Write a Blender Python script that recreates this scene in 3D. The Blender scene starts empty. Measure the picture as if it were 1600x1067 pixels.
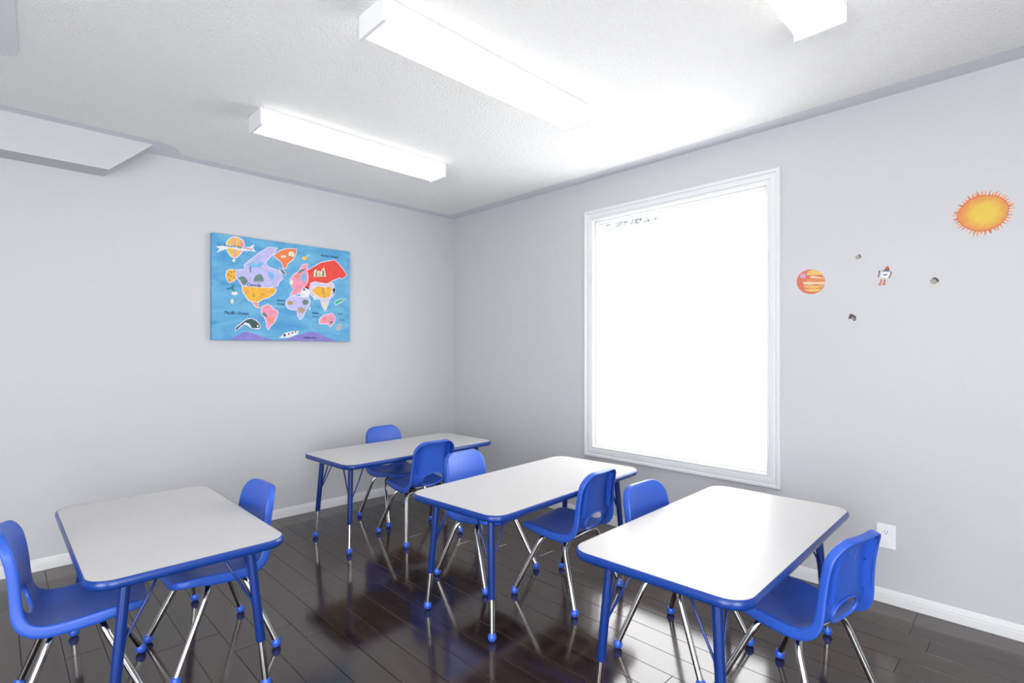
import bpy, bmesh, math, random
from mathutils import Vector, Matrix

# ------------------------------------------------------------------ camera, world, exposure
SC = bpy.context.scene
COL = SC.collection
XR, YL, ZC = 3.082, 3.922, 2.446          # right wall plane, left wall plane, ceiling height
XN, YN = -2.3, -1.9                       # the two walls behind the viewer
CAM_H = 1.22
YAW = math.atan2(841, 825)
cam = bpy.data.cameras.new('camera')
cam.sensor_width = 36.0
cam.lens = 36.0 * 825 / 1600
cam.shift_y = 13.5 / 1600
cam.clip_start = 0.02
cam_o = bpy.data.objects.new('camera', cam)
COL.objects.link(cam_o)
cam_o.location = (0, 0, CAM_H)
cam_o.rotation_euler = (math.pi / 2, 0, YAW - math.pi / 2)
SC.camera = cam_o

WORLD_STRENGTH = 3.0
WINDOW_STRENGTH = 3.1
ADDED_WINDOW_STRENGTH = 5.2
LAMP_STRENGTH = 1.8
w = bpy.data.worlds.new('sky')
SC.world = w
w.use_nodes = True
bg = w.node_tree.nodes['Background']
bg.inputs[0].default_value = (0.93, 0.96, 1.0, 1)
bg.inputs[1].default_value = WORLD_STRENGTH
SC.view_settings.view_transform = 'Standard'
SC.view_settings.look = 'None'
SC.view_settings.gamma = 1
SC.view_settings.use_curve_mapping = False
SC.view_settings.exposure = 0.80
SC.cycles.use_denoising = True
SC.cycles.max_bounces = 12
SC.cycles.diffuse_bounces = 8
SC.cycles.glossy_bounces = 5
SC.cycles.sample_clamp_indirect = 8

# ------------------------------------------------------------------ materials
MATS = {}
def mat(name, col, rough=0.5, metal=0.0, spec=0.5, emit=None, estr=0.0, bump=None, vary=None):
    """bump = (scale, strength, distance); vary = (scale, amount) colour noise"""
    if name in MATS:
        return MATS[name]
    m = bpy.data.materials.new(name)
    m.use_nodes = True
    nt = m.node_tree
    b = nt.nodes['Principled BSDF']
    b.inputs['Base Color'].default_value = (*col, 1)
    b.inputs['Roughness'].default_value = rough
    b.inputs['Metallic'].default_value = metal
    b.inputs['Specular IOR Level'].default_value = spec
    if emit:
        b.inputs['Emission Color'].default_value = (*emit, 1)
        b.inputs['Emission Strength'].default_value = estr
    tc = None
    if bump or vary:
        tc = nt.nodes.new('ShaderNodeTexCoord')
    if bump:
        n = nt.nodes.new('ShaderNodeTexNoise')
        n.inputs['Scale'].default_value = bump[0]
        n.inputs['Detail'].default_value = 3
        bp = nt.nodes.new('ShaderNodeBump')
        bp.inputs['Strength'].default_value = bump[1]
        bp.inputs['Distance'].default_value = bump[2]
        nt.links.new(tc.outputs['Object'], n.inputs['Vector'])
        nt.links.new(n.outputs['Fac'], bp.inputs['Height'])
        nt.links.new(bp.outputs['Normal'], b.inputs['Normal'])
    if vary:
        n2 = nt.nodes.new('ShaderNodeTexNoise')
        n2.inputs['Scale'].default_value = vary[0]
        n2.inputs['Detail'].default_value = 4
        rp = nt.nodes.new('ShaderNodeValToRGB')
        a = vary[1]
        rp.color_ramp.elements[0].position = 0.3
        rp.color_ramp.elements[1].position = 0.7
        rp.color_ramp.elements[0].color = (*[max(0, c * (1 - a)) for c in col], 1)
        rp.color_ramp.elements[1].color = (*[min(1, c * (1 + a)) for c in col], 1)
        nt.links.new(tc.outputs['Object'], n2.inputs['Vector'])
        nt.links.new(n2.outputs['Fac'], rp.inputs['Fac'])
        nt.links.new(rp.outputs['Color'], b.inputs['Base Color'])
    MATS[name] = m
    return m

def floor_material():
    m = bpy.data.materials.new('espresso_laminate')
    m.use_nodes = True
    nt = m.node_tree
    b = nt.nodes['Principled BSDF']
    tc = nt.nodes.new('ShaderNodeTexCoord')
    oi = nt.nodes.new('ShaderNodeObjectInfo')
    geo = nt.nodes.new('ShaderNodeNewGeometry')
    mp = nt.nodes.new('ShaderNodeMapping')
    mp.inputs['Scale'].default_value = (38, 2.2, 10)
    add = nt.nodes.new('ShaderNodeVectorMath'); add.operation = 'ADD'
    mul = nt.nodes.new('ShaderNodeVectorMath'); mul.operation = 'SCALE'
    mul.inputs['Scale'].default_value = 37.0
    comb = nt.nodes.new('ShaderNodeCombineXYZ')
    nt.links.new(oi.outputs['Random'], comb.inputs[0]); nt.links.new(oi.outputs['Random'], comb.inputs[1])
    nt.links.new(comb.outputs[0], mul.inputs[0])
    nt.links.new(tc.outputs['Object'], add.inputs[0]); nt.links.new(mul.outputs[0], add.inputs[1])
    nt.links.new(add.outputs[0], mp.inputs['Vector'])
    n = nt.nodes.new('ShaderNodeTexNoise'); n.inputs['Scale'].default_value = 1.0; n.inputs['Detail'].default_value = 6
    n.inputs['Distortion'].default_value = 0.6
    nt.links.new(mp.outputs[0], n.inputs['Vector'])
    rp = nt.nodes.new('ShaderNodeValToRGB')
    rp.color_ramp.elements[0].position = 0.32; rp.color_ramp.elements[0].color = FLOOR_DARK
    rp.color_ramp.elements[1].position = 0.72; rp.color_ramp.elements[1].color = FLOOR_LIGHT
    nt.links.new(n.outputs['Fac'], rp.inputs['Fac'])
    hsv = nt.nodes.new('ShaderNodeHueSaturation')
    mr = nt.nodes.new('ShaderNodeMapRange')
    mr.inputs['To Min'].default_value = 0.75; mr.inputs['To Max'].default_value = 1.3
    nt.links.new(oi.outputs['Random'], mr.inputs['Value'])
    nt.links.new(mr.outputs[0], hsv.inputs['Value'])
    nt.links.new(rp.outputs[0], hsv.inputs['Color'])
    nt.links.new(hsv.outputs[0], b.inputs['Base Color'])
    n2 = nt.nodes.new('ShaderNodeTexNoise'); n2.inputs['Scale'].default_value = 2.5; n2.inputs['Detail'].default_value = 5
    nt.links.new(geo.outputs['Position'], n2.inputs['Vector'])
    mr2 = nt.nodes.new('ShaderNodeMapRange')
    mr2.inputs['To Min'].default_value = FLOOR_ROUGH[0]; mr2.inputs['To Max'].default_value = FLOOR_ROUGH[1]
    nt.links.new(n2.outputs['Fac'], mr2.inputs['Value'])
    nt.links.new(mr2.outputs[0], b.inputs['Roughness'])
    bp = nt.nodes.new('ShaderNodeBump'); bp.inputs['Strength'].default_value = 0.06; bp.inputs['Distance'].default_value = 0.001
    nt.links.new(n.outputs['Fac'], bp.inputs['Height'])
    nt.links.new(bp.outputs[0], b.inputs['Normal'])
    b.inputs['IOR'].default_value = 1.72
    MATS['floor'] = m
    return m
FLOOR_DARK = (0.016, 0.0088, 0.0056, 1)
FLOOR_LIGHT = (0.048, 0.029, 0.018, 1)
FLOOR_ROUGH = (0.085, 0.15)

WALL = mat('wall_paint', (0.524, 0.527, 0.538), 0.55, bump=(260, 0.08, 0.001))
BORDER = mat('smooth_ceiling_paint', (0.66, 0.67, 0.73), 0.6)
CEIL = mat('stippled_ceiling', (0.84, 0.84, 0.83), 0.9, spec=0.2, bump=(135, 0.85, 0.010))
TRIM = mat('white_trim_paint', (0.70, 0.705, 0.71), 0.35)
FLOOR = floor_material()
UNDER = mat('dark_underlay', (0.012, 0.009, 0.008), 0.8)
PLASTIC = mat('blue_polypropylene', (0.022, 0.092, 0.49), 0.40, bump=(900, 0.12, 0.0006))
BLUE = mat('blue_powder_coat', (0.0045, 0.028, 0.18), 0.3)
EDGE = mat('blue_vinyl_edge', (0.005, 0.038, 0.23), 0.28)
GLIDE = mat('blue_nylon_glide', (0.03, 0.11, 0.62), 0.3)
CHROME = mat('chrome', (0.60, 0.60, 0.595), 0.10, metal=1.0)
LAMINATE = mat('grey_laminate', (0.565, 0.557, 0.552), 0.36, spec=0.10, vary=(420, 0.05))
METAL_WHITE = mat('white_enamel', (0.74, 0.75, 0.76), 0.35)
DIFFUSER = mat('lit_acrylic_lens', (0.9, 0.9, 0.86), 0.3, emit=(1.0, 0.985, 0.94), estr=LAMP_STRENGTH)
FILM = mat('daylit_frosted_film', (0.9, 0.92, 0.94), 0.4, emit=(1.0, 1.0, 1.0), estr=WINDOW_STRENGTH)
ADDED_GLOW = mat('added_rear_window_glow', (0.9, 0.92, 0.94), 0.4, emit=(0.975, 0.99, 1.02), estr=ADDED_WINDOW_STRENGTH)  # emission of the added rear windows, brightens walls and ceiling
DARKSLOT = mat('dark_slot', (0.02, 0.02, 0.02), 0.6)

# ------------------------------------------------------------------ helpers
def link(name, me, m=None, parent=None, smooth=False):
    if m is not None:
        me.materials.append(m)
    if smooth:
        for p in me.polygons:
            p.use_smooth = True
    o = bpy.data.objects.new(name, me)
    COL.objects.link(o)
    if parent is not None:
        o.parent = parent
    return o

def raw(verts, faces):
    me = bpy.data.meshes.new('m')
    me.from_pydata([tuple(v) for v in verts], [], faces)
    me.validate()
    me.update()
    return me

def from_bm(bm, recalc=True):
    if recalc:
        bmesh.ops.recalc_face_normals(bm, faces=bm.faces)
    me = bpy.data.meshes.new('m')
    bm.to_mesh(me)
    bm.free()
    return me

def tag(o, label, cat, group=None, kind=None):
    o['label'] = label
    o['category'] = cat
    if group:
        o['group'] = group
    if kind:
        o['kind'] = kind
    return o

def thing(name, label, cat, loc=(0, 0, 0), rz=0.0, group=None, kind=None):
    o = bpy.data.objects.new(name, None)
    o.empty_display_size = 0.1
    COL.objects.link(o)
    o.location = loc
    o.rotation_euler = (0, 0, rz)
    return tag(o, label, cat, group, kind)

def add_box(bm, x0, x1, y0, y1, z0, z1):
    v = [bm.verts.new(p) for p in ((x0, y0, z0), (x1, y0, z0), (x1, y1, z0), (x0, y1, z0),
                                   (x0, y0, z1), (x1, y0, z1), (x1, y1, z1), (x0, y1, z1))]
    for f in ((0, 3, 2, 1), (4, 5, 6, 7), (0, 1, 5, 4), (1, 2, 6, 5), (2, 3, 7, 6), (3, 0, 4, 7)):
        bm.faces.new([v[i] for i in f])

def boxes(*bs, bevel=0.0, seg=2):
    bm = bmesh.new()
    for b in bs:
        add_box(bm, *b)
    if bevel:
        bmesh.ops.bevel(bm, geom=list(bm.edges), offset=bevel, segments=seg, affect='EDGES', profile=0.6)
    return from_bm(bm)

def tube(pts, r, seg=12, caps=True):
    pts = [Vector(p) for p in pts]
    n = len(pts)
    rr = r if isinstance(r, (list, tuple)) else [r] * n
    tang = []
    for i in range(n):
        a = pts[max(0, i - 1)]; b = pts[min(n - 1, i + 1)]
        tang.append((b - a).normalized())
    ref = Vector((0, 0, 1)) if abs(tang[0].z) < 0.9 else Vector((1, 0, 0))
    u = tang[0].cross(ref).normalized()
    verts, faces = [], []
    for i in range(n):
        u = (u - tang[i] * u.dot(tang[i])).normalized()
        v = tang[i].cross(u)
        for k in range(seg):
            a = 2 * math.pi * k / seg
            verts.append(pts[i] + (u * math.cos(a) + v * math.sin(a)) * rr[i])
    for i in range(n - 1):
        for k in range(seg):
            k2 = (k + 1) % seg
            faces.append((i * seg + k, i * seg + k2, (i + 1) * seg + k2, (i + 1) * seg + k))
    if caps:
        faces.append(tuple(range(seg))[::-1])
        faces.append(tuple((n - 1) * seg + k for k in range(seg)))
    return raw(verts, faces)

def lathe(prof, seg=20, centre=(0, 0)):
    """prof = [(radius, z)] from bottom to top"""
    verts, faces = [], []
    for r, z in prof:
        for k in range(seg):
            a = 2 * math.pi * k / seg
            verts.append((centre[0] + r * math.cos(a), centre[1] + r * math.sin(a), z))
    for i in range(len(prof) - 1):
        for k in range(seg):
            k2 = (k + 1) % seg
            faces.append((i * seg + k, i * seg + k2, (i + 1) * seg + k2, (i + 1) * seg + k))
    faces.append(tuple(range(seg))[::-1])
    faces.append(tuple((len(prof) - 1) * seg + k for k in range(seg)))
    return raw(verts, faces)

def copy_tree(o, parent=None):
    c = o.copy()
    COL.objects.link(c)
    c.parent = parent
    for ch in o.children:
        copy_tree(ch, c)
    return c

def smooth_by_angle(me, deg=40):
    for p in me.polygons:
        p.use_smooth = True
    me.set_sharp_from_angle(angle=math.radians(deg))

# ------------------------------------------------------------------ the room
WT = 0.14
RZ0 = 0.14                                # sill of the two added rear windows, kept low to light the ceiling
# window opening
OY0, OY1, OZ0, OZ1 = 1.108, 2.300, 0.532, 2.146
o = link('wall_left', boxes((XN - WT, XR + WT, YL, YL + WT, 0, ZC)), WALL)
tag(o, 'pale cool grey painted wall behind the world map canvas', 'wall', kind='structure')
o = link('wall_right', boxes((XR, XR + WT, YN, OY0, 0, ZC), (XR, XR + WT, OY1, YL, 0, ZC),
                             (XR, XR + WT, OY0, OY1, 0, OZ0), (XR, XR + WT, OY0, OY1, OZ1, ZC)), WALL)
tag(o, 'pale grey painted wall around the big window with space stickers', 'wall', kind='structure')
BX0, BX1 = -1.4, 0.4
o = link('wall_back', boxes((XN - WT, BX0, YN - WT, YN, 0, ZC), (BX1, XR + WT, YN - WT, YN, 0, ZC),
                            (BX0, BX1, YN - WT, YN, 0, RZ0), (BX0, BX1, YN - WT, YN, OZ1, ZC)), WALL)
tag(o, 'grey wall of the room behind the viewer', 'wall', kind='structure')
NY0, NY1 = -1.0, 1.0
o = link('wall_near', boxes((XN - WT, XN, YN, NY0, 0, ZC), (XN - WT, XN, NY1, YL, 0, ZC),
                            (XN - WT, XN, NY0, NY1, 0, RZ0), (XN - WT, XN, NY0, NY1, OZ1, ZC)), WALL)
tag(o, 'grey end wall of the room left of the viewer', 'wall', kind='structure')

# ceiling: smooth painted board, and the stippled coat that stops short of the walls
ceil = link('ceiling', boxes((XN - WT, XR + WT, YN - WT, YL + WT, ZC, ZC + 0.1)), BORDER)
tag(ceil, 'white stippled ceiling with a smooth painted border', 'ceiling', kind='structure')
SOF_Y, SOF_Z, SOF_X1, SOF_X0 = 3.752, 2.247, 0.678, 0.466
outline = [(XN + .12, YN + .12), (XR - .13, YN + .12), (XR - .13, YL - .112)]
bx1 = 0.83
outline += [(bx1 + .012, YL - .112)]
cx_, cy_, rx_, ry_ = bx1 - .17, YL - .16, .17, .105
for i in range(0, 11):
    t = math.pi / 2 * i / 10
    outline.append((cx_ + rx_ * math.cos(t) ** 0.8, YL - .125 - (YL - .125 - 3.657) * math.sin(t) ** 1.3))
outline += [(XN + .12, 3.657)]
bm = bmesh.new()
top = [bm.verts.new((x, y, ZC)) for x, y in outline]
bot = [bm.verts.new((x, y, ZC - .004)) for x, y in outline]
bm.faces.new(bot)
for i in range(len(top)):
    j = (i + 1) % len(top)
    bm.faces.new((top[i], top[j], bot[j], bot[i]))
stip = link('stipple_coat', from_bm(bm), CEIL, ceil)
# smooth patch with a rounded corner (upper left of the view)
pp = [(-.9, 2.15), (.035, 2.15), (.068, 2.90)]
for i in range(1, 9):
    t = math.pi / 2 * i / 8
    pp.append((.018 + .05 * math.cos(t), 2.965 + .06 * math.sin(t)))
pp.append((-.9, 3.025))
bm = bmesh.new()
top = [bm.verts.new((x, y, ZC - .003)) for x, y in pp]
bot = [bm.verts.new((x, y, ZC - .008)) for x, y in pp]
bm.faces.new(bot)
for i in range(len(pp)):
    j = (i + 1) % len(pp)
    bm.faces.new((top[i], top[j], bot[j], bot[i]))
link('smooth_patch', from_bm(bm), BORDER, ceil)

# soffit with a raked end against the left wall
vs = []
for y in (SOF_Y, YL):
    vs += [(XN, y, ZC), (SOF_X1, y, ZC), (SOF_X0, y, SOF_Z), (XN, y, SOF_Z)]
sof = link('trim_1', raw(vs, [(0, 3, 2, 1), (4, 5, 6, 7), (1, 2, 6, 5), (3, 7, 6, 2), (0, 1, 5, 4), (0, 4, 7, 3)]), WALL)
tag(sof, 'boxed soffit with a raked end under the ceiling above the left wall', 'soffit', kind='structure')

# baseboards
BPROF = [(0, 0), (.013, 0), (.013, .034), (.0115, .037), (.0115, .041), (.012, .044), (.0095, .049), (.0095, .052), (.008, .055), (.007, .061), (.004, .066), (0, .066)]
def baseboard(name, a, b, nrm, label):
    """runs from a to b along the wall foot; nrm points into the room"""
    vs, fs = [], []
    n = len(BPROF)
    for p in (a, b):
        for d, z in BPROF:
            vs.append((p[0] + nrm[0] * d, p[1] + nrm[1] * d, z))
    for i in range(n):
        j = (i + 1) % n
        fs.append((i, j, n + j, n + i))
    fs += [tuple(range(n)), tuple(range(n, 2 * n))[::-1]]
    me = raw(vs, fs)
    bm = bmesh.new(); bm.from_mesh(me)
    me2 = from_bm(bm)
    tag(link(name, me2, TRIM), label, 'baseboard', kind='structure')
baseboard('baseboard_left', (XN, YL), (XR, YL), (0, -1), 'white moulded baseboard along the foot of the left wall')
baseboard('baseboard_right', (XR, YN), (XR, YL - .013), (-1, 0), 'white moulded baseboard under the window and socket wall')
baseboard('baseboard_back', (XN, YN), (XR - .013, YN), (0, 1), 'white baseboard on the wall behind the viewer')
baseboard('baseboard_near', (XN, YN + .013), (XN, YL - .013), (1, 0), 'white baseboard on the end wall left of the viewer')

# floor of separate laminate planks running towards the left wall
floor = link('floor', boxes((XN - WT, XR + WT, YN - WT, YL + WT, -.10, -.010)), UNDER)
tag(floor, 'dark espresso laminate plank floor with a glossy finish', 'floor', kind='structure')
PW, PL = .124, 1.18
JOINTS = {12: 2.538, 10: 2.185, 15: 1.75, 14: 1.89, 13: 2.17, 18: 2.117, 1: 2.723, 19: .416, 23: .43, 17: 1.217, 4: 2.51, 5: 2.31}
def plank_mesh(wid, ln):
    g, c, t = .0006, .0011, .0105
    x0, x1, y0, y1 = g, wid - g, g, ln - g
    vs = [(x0, y0, -t), (x1, y0, -t), (x1, y1, -t), (x0, y1, -t),
          (x0, y0, -c), (x1, y0, -c), (x1, y1, -c), (x0, y1, -c),
          (x0 + c, y0 + c, 0), (x1 - c, y0 + c, 0), (x1 - c, y1 - c, 0), (x0 + c, y1 - c, 0)]
    fs = [(0, 1, 5, 4), (1, 2, 6, 5), (2, 3, 7, 6), (3, 0, 4, 7), (4, 5, 9, 8), (5, 6, 10, 9), (6, 7, 11, 10), (7, 4, 8, 11), (8, 9, 10, 11)]
    me = raw(vs, fs)
    me.materials.append(FLOOR)
    return me
full_plank = plank_mesh(PW, PL)
rnd = random.Random(5)
k0 = math.floor((XN - .076) / PW)
k = k0
while .076 + k * PW < XR:
    xa = max(XN, .076 + k * PW); xb = min(XR, .076 + (k + 1) * PW)
    j = JOINTS.get(k, rnd.uniform(0, PL))
    y = j - PL * math.ceil((j - YN) / PL)
    while y < YL:
        ya, yb = max(y, YN), min(y + PL, YL)
        if yb - ya > .02 and xb - xa > .01:
            me = full_plank if (abs(yb - ya - PL) < 1e-6 and abs(xb - xa - PW) < 1e-6) else plank_mesh(xb - xa, yb - ya)
            p = bpy.data.objects.new('plank', me)
            COL.objects.link(p)
            p.parent = floor
            p.location = (xa, ya, 0)
        y += PL
    k += 1

# ------------------------------------------------------------------ window
def mitred(parent, name, prof, y0, y1, z0, z1, x, m, side=1):
    """four mitred members around an opening; prof = [(offset outward, projection into the room)]"""
    def corner(i, off, d):
        yy = (y0 - off, y1 + off, y1 + off, y0 - off)[i]
        zz = (z0 - off, z0 - off, z1 + off, z1 + off)[i]
        return (x - side * d, yy, zz)
    n = len(prof)
    for i in range(4):
        j = (i + 1) % 4
        vs = [corner(i, *p) for p in prof] + [corner(j, *p) for p in prof]
        fs = [(a, (a + 1) % n, n + (a + 1) % n, n + a) for a in range(n)]
        fs += [tuple(range(n)), tuple(range(n, 2 * n))[::-1]]
        bm = bmesh.new(); bm.from_mesh(raw(vs, fs))
        link(name, from_bm(bm), m, parent)

win = thing('window_1', 'large fixed window with frosted film and stepped white casing', 'window', (0, 0, 0), kind='structure')
CAS = [(0, 0), (0, .010), (.006, .015), (.012, .015), (.014, .011), (.020, .011), (.023, .017), (.044, .019), (.047, .015), (.052, .015), (.055, .021), (.060, .024), (.071, .024), (.075, .020), (.075, 0)]
mitred(win, 'casing', CAS, OY0, OY1, OZ0, OZ1, XR, TRIM)
SASH = [(0, -.085), (0, -.020), (-.003, -.018), (-.006, -.018), (-.008, -.026), (-.011, -.026), (-.013, -.038), (-.018, -.042), (-.018, -.085)]
mitred(win, 'sash', SASH, OY0, OY1, OZ0, OZ1, XR, TRIM)
XG = XR + .052
FILM_TOP = OZ1 - .018 - .048
glass = bpy.data.materials.new('clear_glass'); glass.use_nodes = True
gb = glass.node_tree.nodes['Principled BSDF']
gb.inputs['Transmission Weight'].default_value = 1.0
gb.inputs['Roughness'].default_value = 0.0
gb.inputs['IOR'].default_value = 1.45
pane = link('pane', boxes((XG, XG + .005, OY0 + .01, OY1 - .01, OZ0 + .01, OZ1 - .01)), glass, win)
film = link('frosted_film', boxes((XG - .0015, XG - .0006, OY0 + .012, OY1 - .021, OZ0 + .012, FILM_TOP)), FILM, pane)
film['label'] = 'white frosted film glowing with daylight'

win2 = thing('added_window_2', 'added unseen glowing window in the end wall left of the viewer', 'window', (0, 0, 0), kind='structure')  # unseen window added to light the right wall and the left wall
mitred(win2, 'casing', CAS, NY0, NY1, RZ0, OZ1, XN, TRIM, -1)
mitred(win2, 'sash', SASH, NY0, NY1, RZ0, OZ1, XN, TRIM, -1)
pane2 = link('pane', boxes((XN - .057, XN - .052, NY0 + .01, NY1 - .01, RZ0 + .01, OZ1 - .01)), glass, win2)
link('frosted_film', boxes((XN - .0514, XN - .0505, NY0 + .012, NY1 - .012, RZ0 + .012, OZ1 - .012)), ADDED_GLOW, pane2)

win3 = thing('added_window_3', 'added unseen glowing window in the wall behind the viewer', 'window', (0, YN, 0), kind='structure')  # second unseen window, added to brighten walls and ceiling
win3.rotation_euler = (0, 0, -math.pi / 2)     # local +y runs along world +x, local -x along world +y
mitred(win3, 'casing', CAS, BX0, BX1, RZ0, OZ1, 0, TRIM)
mitred(win3, 'sash', SASH, BX0, BX1, RZ0, OZ1, 0, TRIM)
pane3 = link('pane', boxes((.052, .057, BX0 + .01, BX1 - .01, RZ0 + .01, OZ1 - .01)), glass, win3)
link('frosted_film', boxes((.0505, .0514, BX0 + .012, BX1 - .012, RZ0 + .012, OZ1 - .012)), ADDED_GLOW, pane3)

# ------------------------------------------------------------------ outdoors, seen only through the clear strip above the film
SNOW = mat('pale_outdoor_paving', (0.6, 0.6, 0.6), 0.8, vary=(3, .1))
tag(link('ground_outside', boxes((XR + WT, 18, -4, 22, -.5, -.4)), SNOW), 'pale ground outside the window', 'ground', kind='structure')
LEAF = mat('pale_foliage', (0.26, 0.29, 0.29), 0.8, vary=(6, .3))
BARK = mat('bark', (0.18, 0.15, 0.13), 0.9)
tr = thing('tree', 'pale overexposed tree beyond the clear strip at the window top', 'tree', (8.1, 5.9, -.4))
link('trunk', tube([(0, 0, 0), (.05, 0, 1.2), (0, .05, 2.6), (.02, 0, 3.6)], [.16, .13, .09, .04], 10), BARK, tr, True)
rt = random.Random(3)
vs, fs = [], []
for i in range(4200):
    a, b = rt.uniform(0, 6.283), rt.uniform(-1, 1)
    rad = 1.5 * rt.uniform(.5, 1) ** .5
    s = math.sqrt(1 - b * b)
    c = Vector((rad * s * math.cos(a), rad * s * math.sin(a), 3.15 + 1.25 * b * rt.uniform(.75, 1.0)))
    d = Vector((rt.gauss(0, 1), rt.gauss(0, 1), rt.gauss(0, 1))).normalized()
    e = d.orthogonal().normalized()
    L_ = rt.uniform(.05, .10)
    i0 = len(vs)
    vs += [c - d * L_, c + e * L_ * .45, c + d * L_, c - e * L_ * .45]
    fs.append((i0, i0 + 1, i0 + 2, i0 + 3))
fo = link('foliage', raw(vs, fs), LEAF, tr)
fo['kind'] = 'stuff'

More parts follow.
